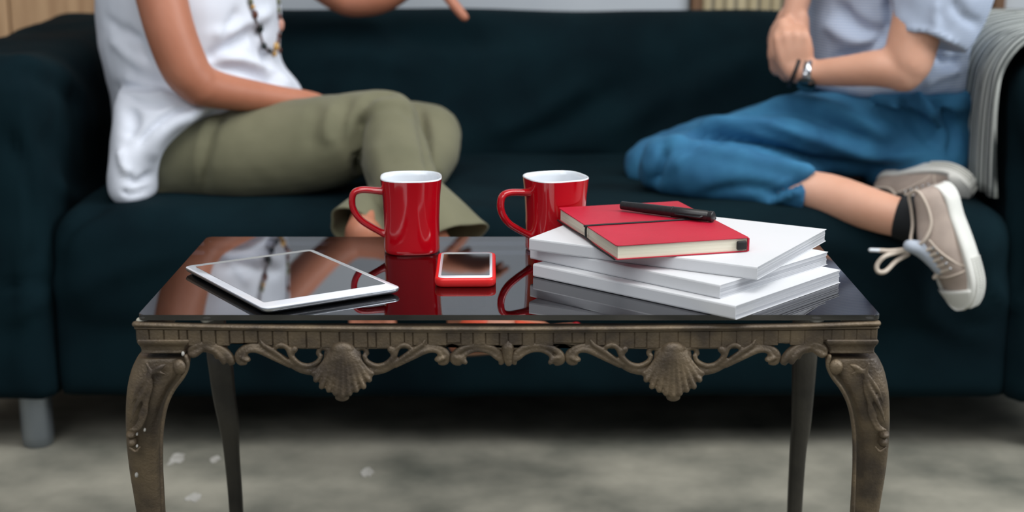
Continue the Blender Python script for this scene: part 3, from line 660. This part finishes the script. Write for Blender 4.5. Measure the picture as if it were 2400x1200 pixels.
# body
bm = bmesh.new()
hcL = Vector((-.575, 2.73, 1.175)); fL = Vector((.9, -.1, -.05)).normalized()
head(bm, hcL, fL, Vector((0, 0, 1)))
tube(bm, [hcL-Vector((.03, 0, .05)), hcL-Vector((.04, 0, .13)), hcL-Vector((.045, 0, .22))], [.050, .050, .062], 14, 3)
stack(bm, [(-345, 390, 480, 2.74, .10), (-305, 330, 535, 2.74, .15), (-250, 310, 560, 2.74, .15), (-100, 290, 590, 2.74, .12), (80, 300, 580, 2.74, .11), (250, 300, 580, 2.74, .13), (380, 320, 500, 2.72, .14)])
limb(bm, [(372, -290, 2.60, 56), (352, -200, 2.56, 64), (362, -100, 2.53, 64), (380, 0, 2.51, 60), (405, 90, 2.50, 58), (437, 165, 2.50, 56), (470, 200, 2.505, 48)])
limb(bm, [(462, 198, 2.505, 50), (520, 213, 2.53, 43), (590, 224, 2.565, 37), (660, 232, 2.60, 30), (725, 238, 2.635, 25), (760, 250, 2.66, 24)])
hand(bm, P(755, 248, 2.655), Vector((.8, .35, -.35)), Vector((0, .2, -1)), Vector((0, 1, .2)), .95, (.3, .4, .3))
limb(bm, [(490, -270, 2.86, 46), (600, -180, 2.93, 48), (720, -70, 2.97, 44), (800, -12, 3.0, 43), (850, -4, 3.0, 44), (905, -14, 2.99, 40), (970, -48, 2.98, 30), (1010, -66, 2.97, 25)])
hand(bm, P(1005, -64, 2.97), Vector((1, -.05, .18)), Vector((.1, -.2, -1)), Vector((0, 1, 0)), .95, (.1, .3, .3))
p = P(1022, -45, 2.95); tube(bm, [p, P(1048, -10, 2.93), P(1070, 18, 2.92), P(1088, 40, 2.915)], [.013, .011, .0105, .0095], 12, 3)
for y, s_ in ((2.61, 0), (2.84, 1)):
    pass
limb(bm, [(400, 370, 2.64, 70), (650, 352, 2.60, 80), (905, 296, 2.56, 36)]); limb(bm, [(908, 298, 2.555, 36), (945, 420, 2.44, 40), (1000, 530, 2.325, 36), (1050, 620, 2.28, 32), (1075, 720, 2.265, 31), (1082, 800, 2.262, 34)])
limb(bm, [(1078, 722, 2.262, 38), (1120, 758, 2.26, 42), (1190, 773, 2.26, 32), (1270, 777, 2.26, 25, .026)]); limb(bm, [(1080, 806, 2.262, 30), (1180, 803, 2.26, 20, .025), (1280, 791, 2.26, 17, .032), (1305, 785, 2.26, 15, .034)])
for i in range(5): limb(bm, [(1275-6*i, 780+2*i, 2.285-.014*i, 16-1.5*i), (1320-9*i, 770+3*i, 2.292-.016*i, 13-1.2*i), (1345-14*i, 768+4*i, 2.294-.017*i, 12-1.2*i)])
limb(bm, [(450, 310, 2.86, 60), (850, 315, 2.80, 60), (1015, 320, 2.76, 36)]); limb(bm, [(1015, 320, 2.76, 36), (966, 430, 2.57, 32), (868, 492, 2.38, 32), (846, 530, 2.32, 32)])
foot(bm, P(850, 545, 2.30), Vector((.05, -.5, -1)), Vector((-.1, -1, .5)), .85)
fuse('body', bm, .0048, 2, m_skinL, wl)
face(wl, hcL, fL, Vector((0, 0, 1)))
bm = bmesh.new(); limb(bm, [(1050, 834, 2.262, 4, .026), (1120, 830, 2.26, 4, .026), (1200, 822, 2.26, 3, .030), (1300, 806, 2.26, 3, .040), (1345, 794, 2.26, 3, .030)]); sandal = done('sandal', bm, m_dwood, wl)
for pts in ([(1088, 742, 2.262, 41), (1112, 757, 2.26, 44), (1136, 764, 2.26, 43)], [(1205, 782, 2.26, 36, .036), (1240, 784, 2.26, 32, .038), (1270, 785, 2.26, 28, .040)]):
    bm = bmesh.new(); limb(bm, pts, (0, 0)); done('strap', bm, m_strap, sandal)
for i in range(5):
    bm = bmesh.new(); c = P(1350-14*i, 762+4.5*i, 2.294-.017*i); ellip(bm, c, (.007, .005, .004)); done('toenail', bm, m_nail, wl)
# shirt
bm = bmesh.new()
stack(bm, [(-362, 370, 500, 2.74, .12), (-335, 315, 560, 2.74, .165), (-300, 282, 590, 2.74, .185), (-220, 258, 620, 2.74, .18), (-100, 240, 648, 2.74, .17), (0, 235, 655, 2.74, .175), (80, 242, 656, 2.74, .175), (150, 256, 658, 2.74, .18), (215, 271, 700, 2.745, .185), (260, 276, 700, 2.75, .185), (310, 280, 640, 2.75, .18)], e=2.25)
stack(bm, [(205, 285, 480, 2.60, .08), (240, 274, 512, 2.575, .08), (262, 273, 490, 2.57, .085), (290, 272, 446, 2.56, .085), (330, 270, 404, 2.555, .085), (370, 266, 378, 2.55, .085), (410, 262, 367, 2.54, .08), (445, 267, 364, 2.535, .075), (468, 282, 350, 2.53, .06)], e=2.4)
SH = [([(262, 90), (300, 130), (345, 165)], 12, 5), ([(285, 60), (330, 100), (350, 140)], 9, -5), ([(250, 40), (290, 80), (330, 90)], 10, -4), ([(480, 140), (540, 110), (600, 60)], 16, -12), ([(490, 80), (560, 70), (640, 20)], 14, 6),
      ([(500, 130), (570, 142), (640, 172), (690, 215)], 13, 9), ([(480, 162), (560, 160), (610, 180), (650, 205)], 9, -9), ([(300, 245), (312, 285), (298, 325)], 15, -9), ([(455, 248), (400, 268), (350, 305), (318, 345)], 9, -8), ([(470, 262), (410, 290), (370, 330), (350, 380)], 16, 6),
      ([(284, 350), (290, 385), (302, 412)], 9, 8), ([(296, 408), (320, 428), (358, 405)], 8, -7), ([(290, 180), (340, 200), (400, 225)], 12, 5), ([(275, 200), (330, 240), (390, 245)], 10, -5), ([(620, 60), (600, 100), (640, 150)], 10, -6), ([(285, 448), (310, 456), (350, 440)], 6, -5),
      ([(560, 20), (540, 60), (520, 90)], 12, -5), ([(640, 120), (620, 150), (650, 190)], 9, -6)]
shirt = fuse('sleeveless_top', bm, .006, 3, m_shirt, wl, SH, nz=.004, nzs=10, k=1.3)
# necklace
bvh = BVHTree.FromObject(shirt, bpy.context.evaluated_depsgraph_get())
def onsurf(px, py, fy, off):
    r = ray(px, py).normalized(); hit = bvh.ray_cast(Vector((0, 0, ZC)), r)
    if hit[0] is None: return P(px, py, 2.71)
    return hit[0]-r*off
nk = None
s1 = [(560, -180), (566, -110), (575, -50), (585, 0), (594, 30), (603, 55), (609, 72), (616, 98), (628, 118), (640, 124)]
s2 = [(640, -180), (644, -100), (648, -40), (651, 0), (654, 25), (656, 60), (653, 88), (647, 112), (643, 126)]
bm = bmesh.new()
for sl in (s1, s2):
    pts = [onsurf(x_, y_, 2.62, .006) for x_, y_ in sl]; tube(bm, pts, [.0016]*len(pts), 6, 3)
necklace = done('necklace', bm, M('cord', (70, 44, 34), rough=.7), wl)
bc = {'k': M('dark_green_bead', (8, 26, 26), rough=.2), 'g': M('gold_bead', (188, 148, 84), rough=.35), 'b': M('brown_bead', (88, 48, 36), rough=.35), 'p': M('pink_bead', (204, 150, 132), rough=.35), 'o': M('green_bead', (96, 98, 74), rough=.35)}
for x_, y_, r, k_, e_ in ((588, 4, 6, 'o', 1.3), (592, 16, 6, 'g', 1), (598, 34, 7, 'b', 1.5), (608, 66, 9.5, 'k', 1.35), (619, 108, 7, 'k', 1.2), (632, 119, 6, 'k', 1), (577, -40, 7, 'b', 1.4), (568, -90, 7, 'g', 1), (651, 4, 7, 'o', 1.3), (652, 24, 6, 'o', 1.2), (653, 38, 7, 'b', 1),
                            (656, 58, 10, 'p', 1.6), (652, 84, 6, 'b', 1.4), (650, 97, 6, 'b', 1.2), (646, 109, 9, 'g', 1.15), (643, 126, 6.5, 'g', 1), (654, 118, 6, 'b', 1.2), (648, -40, 7, 'b', 1.3)):
    c = onsurf(x_, y_, 2.62, .007); k = ppm(c); bm = bmesh.new(); ellip(bm, c, (r/k, r/k*.8, r*e_/k)); done('bead', bm, bc[k_], necklace)

# ------------------------------------------------------------------ sneakers
def sneaker(parent, Hp, d, up, flip, sc, laces_on=True):
    """Hp = point under the heel on the sole bottom; d heel->toe; up = away from the sole"""
    d = d.normalized(); up = (up-d*up.dot(d)).normalized(); s = d.cross(up)*flip
    T = lambda x, y, z: Hp+d*(x*sc)+s*(y*sc)+up*(z*sc)
    hw = lambda t: (.030+.016*math.sin(math.pi*min(1, max(0, (t-.25)/.9)))**1)*min(1, math.sqrt(max(0, 1-max(0, (t-.72)/.28)**2.2)))*min(1, math.sqrt(max(0, 1-max(0, (.14-t)/.14)**2)))
    L = .245
    def outline(z, grow=0, n=26, lift=0):
        pts = []
        ts = [.5-.5*math.cos(math.pi*i/n) for i in range(n+1)]
        for t in ts: pts.append(T(t*L, max(.002, hw(t))+grow, z+lift*max(0, t-.75)**2*6))
        for t in ts[::-1][1:-1]: pts.append(T(t*L, -max(.002, hw(t))-grow, z+lift*max(0, t-.75)**2*6))
        return pts
    # upper
    rings = []; n = 24
    prof = [(.000, .070, .012), (.012, .078, .023), (.04, .080, .031), (.075, .088, .035), (.105, .092, .037), (.13, .083, .039), (.16, .066, .041), (.19, .050, .040), (.215, .044, .034), (.232, .037, .022), (.240, .032, .008)]
    for x, h, w in cat(prof, 3):
        w = min(w, max(.004, hw(min(1, x/L))+.001)); rg = []
        for k in range(n):
            a_ = math.pi*k/(n-1); y_ = w*math.cos(a_); z_ = .026+(h-.026)*math.sin(a_)**.75; taper = 1-.28*max(0, math.sin(a_))**2
            rg.append(T(x, y_*taper, z_))
        rg.append(T(x, -w*.9, .008)); rg.append(T(x, w*.9, .008)); rings.append(rg)
    bm = bmesh.new(); ringface(bm, rings); sh = done('sneaker', bm, m_canvas, parent)
    bm = bmesh.new(); collar = [(-.002, 0, .074), (.006, .017, .077), (.035, .024, .074), (.065, .026, .078), (.090, .019, .096), (.096, 0, .102), (.090, -.019, .096), (.065, -.026, .078), (.035, -.024, .074), (.006, -.017, .077), (-.002, 0, .074)]
    tube(bm, [T(*c) for c in collar], [.0032*sc]*len(collar), 8, 3)
    for q in (-1, 1):
        tube(bm, [T(.092, q*.024, .088), T(.118, q*.028, .074), T(.146, q*.034, .050), T(.158, q*.040, .034)], [.0022*sc]*4, 8, 3)
        tube(bm, [T(.165, q*.0395, .032), T(.168, q*.036, .044), T(.172, q*.016, .058), T(.172, 0, .060)], [.002*sc]*4, 8, 3)
    done('piping', bm, m_cream_piping, sh)
    bm = bmesh.new(); ringface(bm, [outline(0, -.001, lift=.012), outline(.002, .002, lift=.012), outline(.026, .005, lift=.012), outline(.034, .0045, lift=.012), outline(.036, .002, lift=.012), outline(.035, -.004, lift=.012)]); sole = done('sole', bm, m_rubber, sh, autos=50)
    # ridged toe strip: rows of studs
    bm = bmesh.new()
    for side in (1, -1):
        for i in range(26):
            t = .60+.39*(1-(1-i/26)**1.6)
            for j, z_ in enumerate((.006, .0135, .021)):
                y_ = (max(.002, hw(t))+.0052)*side; box(bm, T(t*L, y_, z_+.012*max(0, t-.75)**2*6), (.0034*sc, .0036*sc, .0044*sc), 0, 1, Matrix((d, s, up)).transposed())
    st = done('sole_studs', bm, m_rubber, sh, False); st['kind'] = 'stuff'
    bm = bmesh.new()
    for i in range(3):
        rg = []
    rings = []
    for t in cat([(.83,), (.90,), (.96,), (1.0,)], 3):
        x = t[0]*L; w = max(.003, hw(min(.995, t[0])))+.003; rings.append([T(x, w*math.cos(a_), .030+.019*(1.02-t[0])*5*math.sin(a_)+.005) for a_ in [math.pi*k/12 for k in range(13)]]+[T(x, 0, .012)])
    ringface(bm, rings); done('toe_cap', bm, m_rubber, sh)
    # tongue
    bm = bmesh.new(); tube(bm, [T(.155, 0, .060), T(.125, 0, .080), T(.104, 0, .098), T(.094, 0, .116)], [.012*sc, .013*sc, .014*sc, .012*sc], 12, 3); done('tongue', bm, M('grey_lining', (168, 176, 188), rough=.8), sh)
    for i in range(5):
        x = .108+.012*i; z_ = .084-.0064*i; bm = bmesh.new()
        tube(bm, [T(x, -.021-.0006*i, z_-.001), T(x+.004, 0, z_+.012-.001*i), T(x, .021+.0006*i, z_-.001)], [.0032*sc]*3, 8, 4); done('lace', bm, m_lace, sh)
        for q in (-1, 1):
            bm = bmesh.new(); ellip(bm, T(x, q*(.0225+.0006*i), z_-.002), (.0036*sc, .0036*sc, .0036*sc), u=10, v=8); done('eyelet', bm, m_steel, sh)
    if laces_on:
        bm = bmesh.new(); K = T(.102, .004, .104)
        lp = [K, K+P(2100, 600, 2.33)-P(2122, 592, 2.33), P(2075, 600, 2.30), P(2056, 620, 2.30), P(2058, 636, 2.30), P(2075, 636, 2.30), P(2100, 612, 2.31), P(2128, 596, 2.32)]
        lp[1] = P(2110, 590, 2.31); tube(bm, lp, [.0036]*len(lp), 8, 4)
        tube(bm, [K, P(2110, 586, 2.31), P(2085, 588, 2.305), P(2062, 587, 2.305)], [.0034]*4, 8, 4)
        tube(bm, [K, P(2150, 590, 2.33), P(2185, 600, 2.325), P(2208, 625, 2.32), P(2190, 650, 2.325)], [.0034]*5, 8, 4)
        done('lace_bow', bm, m_lace, sh)
        bm = bmesh.new(); tube(bm, [P(2064, 587, 2.305), P(2040, 586, 2.305)], [.0032, .003], 8, 1); done('aglet', bm, m_white, sh)
    return sh

# ------------------------------------------------------------------ right woman
wr = empty('person', (.62, 2.62, .41), 'person in pale striped shirt and blue trousers, legs folded, sitting at right', 'person')
bm = bmesh.new()
limb(bm, [(2175, 320, 2.68, 100), (2060, 312, 2.67, 104), (1940, 315, 2.66, 100), (1820, 328, 2.64, 92), (1700, 352, 2.62, 80), (1610, 378, 2.60, 70), (1560, 392, 2.58, 68)])
limb(bm, [(1568, 388, 2.56, 74), (1630, 398, 2.54, 72), (1700, 412, 2.52, 66), (1780, 428, 2.50, 62), (1850, 441, 2.485, 62), (1893, 448, 2.475, 63)], (1, 0))
limb(bm, [(2170, 320, 2.88, 95), (1950, 310, 2.88, 92), (1750, 335, 2.84, 80), (1600, 370, 2.78, 74), (1530, 392, 2.74, 68)])
limb(bm, [(1530, 395, 2.72, 66), (1700, 420, 2.74, 60), (1900, 415, 2.76, 55), (2060, 410, 2.74, 45)])
stack(bm, [(194, 1940, 2262, 2.755, .175), (225, 1930, 2266, 2.755, .19), (260, 1960, 2268, 2.76, .17), (330, 1970, 2264, 2.75, .18), (400, 2000, 2250, 2.73, .17), (430, 2020, 2230, 2.72, .14)])
limb(bm, [(1880, 250, 2.78, 40), (2000, 250, 2.76, 50), (2100, 255, 2.74, 60)])
BL = [([(1570, 330), (1650, 300), (1780, 290), (1900, 330)], 10, 6), ([(1590, 312), (1690, 312), (1820, 350), (1935, 396)], 8, -13), ([(1640, 350), (1750, 370), (1880, 400), (1940, 405)], 10, 6), ([(1560, 340), (1540, 390), (1530, 440)], 9, -8),
      ([(1700, 270), (1830, 255), (1950, 290), (2060, 340)], 10, -7), ([(1740, 250), (1850, 240), (1960, 262), (2080, 320)], 12, 6), ([(2100, 230), (2130, 270), (2170, 290)], 8, -8), ([(2140, 215), (2180, 260), (2200, 300)], 9, 6),
      ([(2170, 215), (2200, 240), (2225, 300)], 8, -6), ([(1850, 300), (1960, 340), (2080, 370), (2180, 360)], 14, 6), ([(1900, 380), (2000, 390), (2130, 400)], 12, -6), ([(2020, 220), (2060, 260), (2150, 300), (2200, 350)], 12, -6),
      ([(1590, 360), (1650, 340), (1700, 330)], 7, -5), ([(1570, 400), (1620, 350), (1660, 342)], 10, 4), ([(1800, 470), (1850, 440), (1900, 425)], 7, -6), ([(1780, 480), (1840, 460), (1880, 440)], 6, 5), ([(1640, 460), (1740, 440), (1820, 450)], 12, -4), ([(2200, 220), (2235, 300), (2225, 370)], 8, -5)]
fuse('trousers', bm, .007, 3, m_denim, wr, BL, nz=.005, nzs=14, k=2.3, kw=1.25)
bm = bmesh.new()
hcR = Vector((.615, 2.74, 1.165)); fR = Vector((-.92, -.08, -.05)).normalized()
head(bm, hcR, fR, Vector((0, 0, 1))); tube(bm, [hcR+Vector((.03, 0, -.05)), hcR+Vector((.035, 0, -.13)), hcR+Vector((.04, 0, -.22))], [.05, .048, .06], 14, 3)
stack(bm, [(-345, 2020, 2110, 2.74, .10), (-305, 1975, 2175, 2.74, .15), (-250, 1955, 2195, 2.74, .15), (-100, 1940, 2200, 2.75, .12), (80, 1950, 2210, 2.75, .11), (230, 1960, 2230, 2.76, .13), (380, 2020, 2220, 2.74, .13)])
limb(bm, [(2150, -290, 2.60, 58), (2170, -180, 2.57, 62), (2168, -60, 2.545, 62), (2155, 30, 2.53, 60), (2140, 95, 2.525, 60), (2128, 145, 2.52, 57), (2118, 168, 2.52, 48)])
limb(bm, [(2120, 163, 2.52, 50), (2060, 160, 2.53, 44), (1990, 166, 2.55, 37), (1930, 170, 2.57, 32), (1885, 171, 2.58, 27), (1866, 168, 2.585, 27)])
hand(bm, P(1870, 168, 2.585), Vector((-.22, .05, 1)), Vector((.25, .9, .1)), Vector((-1, 0, .2)), .80, (1.2, 1.2, .8), .03, .9)
limb(bm, [(1990, -280, 2.86, 46), (1940, -180, 2.79, 44), (1893, -110, 2.68, 42), (1880, -50, 2.66, 34), (1868, 10, 2.65, 30), (1856, 48, 2.645, 27)])
hand(bm, P(1860, 38, 2.645), Vector((-.15, -.1, -1)), Vector((.5, .6, -.1)), Vector((-1, -.3, 0)), .92, (.6, .9, .7), .05, .5)
limb(bm, [(1838, 62, 2.62, 22), (1842, 84, 2.61, 24), (1860, 96, 2.60, 22)])
limb(bm, [(2150, 320, 2.70, 70), (1850, 332, 2.66, 52), (1600, 382, 2.60, 44)]); limb(bm, [(1590, 385, 2.57, 48), (1760, 425, 2.51, 44), (1870, 442, 2.48, 46), (1950, 462, 2.455, 53), (2040, 490, 2.41, 50), (2100, 508, 2.385, 47), (2160, 520, 2.37, 42)])
limb(bm, [(2150, 320, 2.86, 70), (1800, 335, 2.86, 50), (1560, 392, 2.76, 42)]); limb(bm, [(1560, 392, 2.74, 46), (1850, 420, 2.74, 40), (2040, 425, 2.70, 34), (2100, 440, 2.66, 30)])
fuse('body', bm, .0048, 2, m_skinR, wr); face(wr, hcR, fR, Vector((0, 0, 1)))
bm = bmesh.new()
stack(bm, [(-362, 1990, 2130, 2.74, .12), (-335, 1950, 2200, 2.74, .165), (-300, 1920, 2235, 2.74, .19), (-220, 1900, 2255, 2.745, .185), (-100, 1900, 2262, 2.75, .165), (0, 1900, 2265, 2.76, .165), (80, 1893, 2264, 2.765, .165), (140, 1889, 2262, 2.77, .17), (185, 1890, 2262, 2.77, .172), (203, 1894, 2260, 2.77, .165)], e=2.4)
limb(bm, [(2165, -290, 2.63, 100), (2205, -180, 2.58, 112), (2212, -80, 2.555, 122), (2206, -10, 2.545, 124), (2192, 45, 2.54, 110), (2174, 92, 2.535, 94)], (1, 0))
SR = [([(1960, 10), (1995, 50), (2040, 75), (2085, 75)], 12, -9), ([(1930, 50), (1990, 90), (2070, 100)], 14, 6), ([(1950, 140), (2020, 120), (2080, 85)], 8, -9), ([(2080, 0), (2082, 40), (2085, 72)], 7, -12), ([(2195, 0), (2190, 40), (2200, 80)], 8, 3),
      ([(2230, 0), (2260, 40), (2300, 60)], 10, -4), ([(2190, 120), (2220, 150), (2255, 140)], 10, -9), ([(2160, 200), (2200, 180), (2250, 160)], 9, 6), ([(2085, 66), (2180, 72), (2262, 120)], 4, 4)]
fuse('striped_shirt', bm, .006, 3, m_seer, wr, SR, nz=.004, nzs=12, k=1.7, kw=1.3)
# watch and bracelet
def band(px, py, Y, ax, r1, r2, name, mat, w, ex=1.0):
    c = P(px, py, Y); ax = ax.normalized(); u = Vector((0, 0, 1)); u = (u-ax*u.dot(ax)).normalized(); v = ax.cross(u); bm = bmesh.new()
    rings = []
    for k in range(32):
        t = 2*math.pi*k/32; n_ = u*math.cos(t)+v*math.sin(t); p = c+u*r1*math.cos(t)+v*r1*ex*math.sin(t); rings.append([p+ax*w/2, p+n_*r2+ax*w/2, p+n_*r2-ax*w/2, p-ax*w/2])
    vr = [[bm.verts.new(p) for p in r] for r in rings]
    for i in range(32):
        for j in range(4): bm.faces.new((vr[i][j], vr[i][(j+1) % 4], vr[(i+1) % 32][(j+1) % 4], vr[(i+1) % 32][j]))
    return done(name, bm, mat, wr), c, u, v
axw = Vector((-1, .25, .02))
wt, c, u, v = band(1893, 171, 2.578, axw, .0215, .0022, 'watch', m_steel, .013)
bm = bmesh.new(); R = Matrix.Rotation(0, 3, 'Z'); ax = axw.normalized()
nrm = (-v if v.y > 0 else v)*.75-u*.65; nrm.normalize(); cc = c+nrm*.0235; tt_ = nrm.cross(ax)
ringface(bm, [[cc+nrm*h+ax*(r*math.cos(k*math.pi/12))+tt_*(r*math.sin(k*math.pi/12)) for k in range(24)] for r, h in ((.014, -.002), (.0155, .001), (.0155, .005), (.013, .007))]); done('watch_case', bm, M('dark_dial', (14, 34, 38), rough=.1, coat=1), wt, autos=40)
bm = bmesh.new(); cr = P(1886, 176, 2.545); ellip(bm, cr, (.0045, .003, .0045)); done('watch_crown', bm, m_steel, wt)
band(1862, 168, 2.588, Vector((-1, .2, .35)), .0245, .003, 'bracelet', m_black, .006)
# sock + sneakers
bm = bmesh.new(); limb(bm, [(2104, 508, 2.385, 50), (2128, 514, 2.378, 52), (2160, 524, 2.37, 50), (2190, 540, 2.36, 44)], (0, 1)); done('sock', bm, m_sock, wr)
Hp = P(2216, 424, 2.355); Tp = P(2282, 708, 2.335)
dd = (Tp-Hp); sc = dd.length/.240
sneaker(wr, Hp, dd, Vector((-.88, -.46, -.2)), 1, sc)
Hp = P(2072, 412, 2.64); Tp = P(2286, 420, 2.515); dd = Tp-Hp
sneaker(wr, Hp, dd, Vector((-.50, -.70, -.50)), -1, dd.length/.240, False)
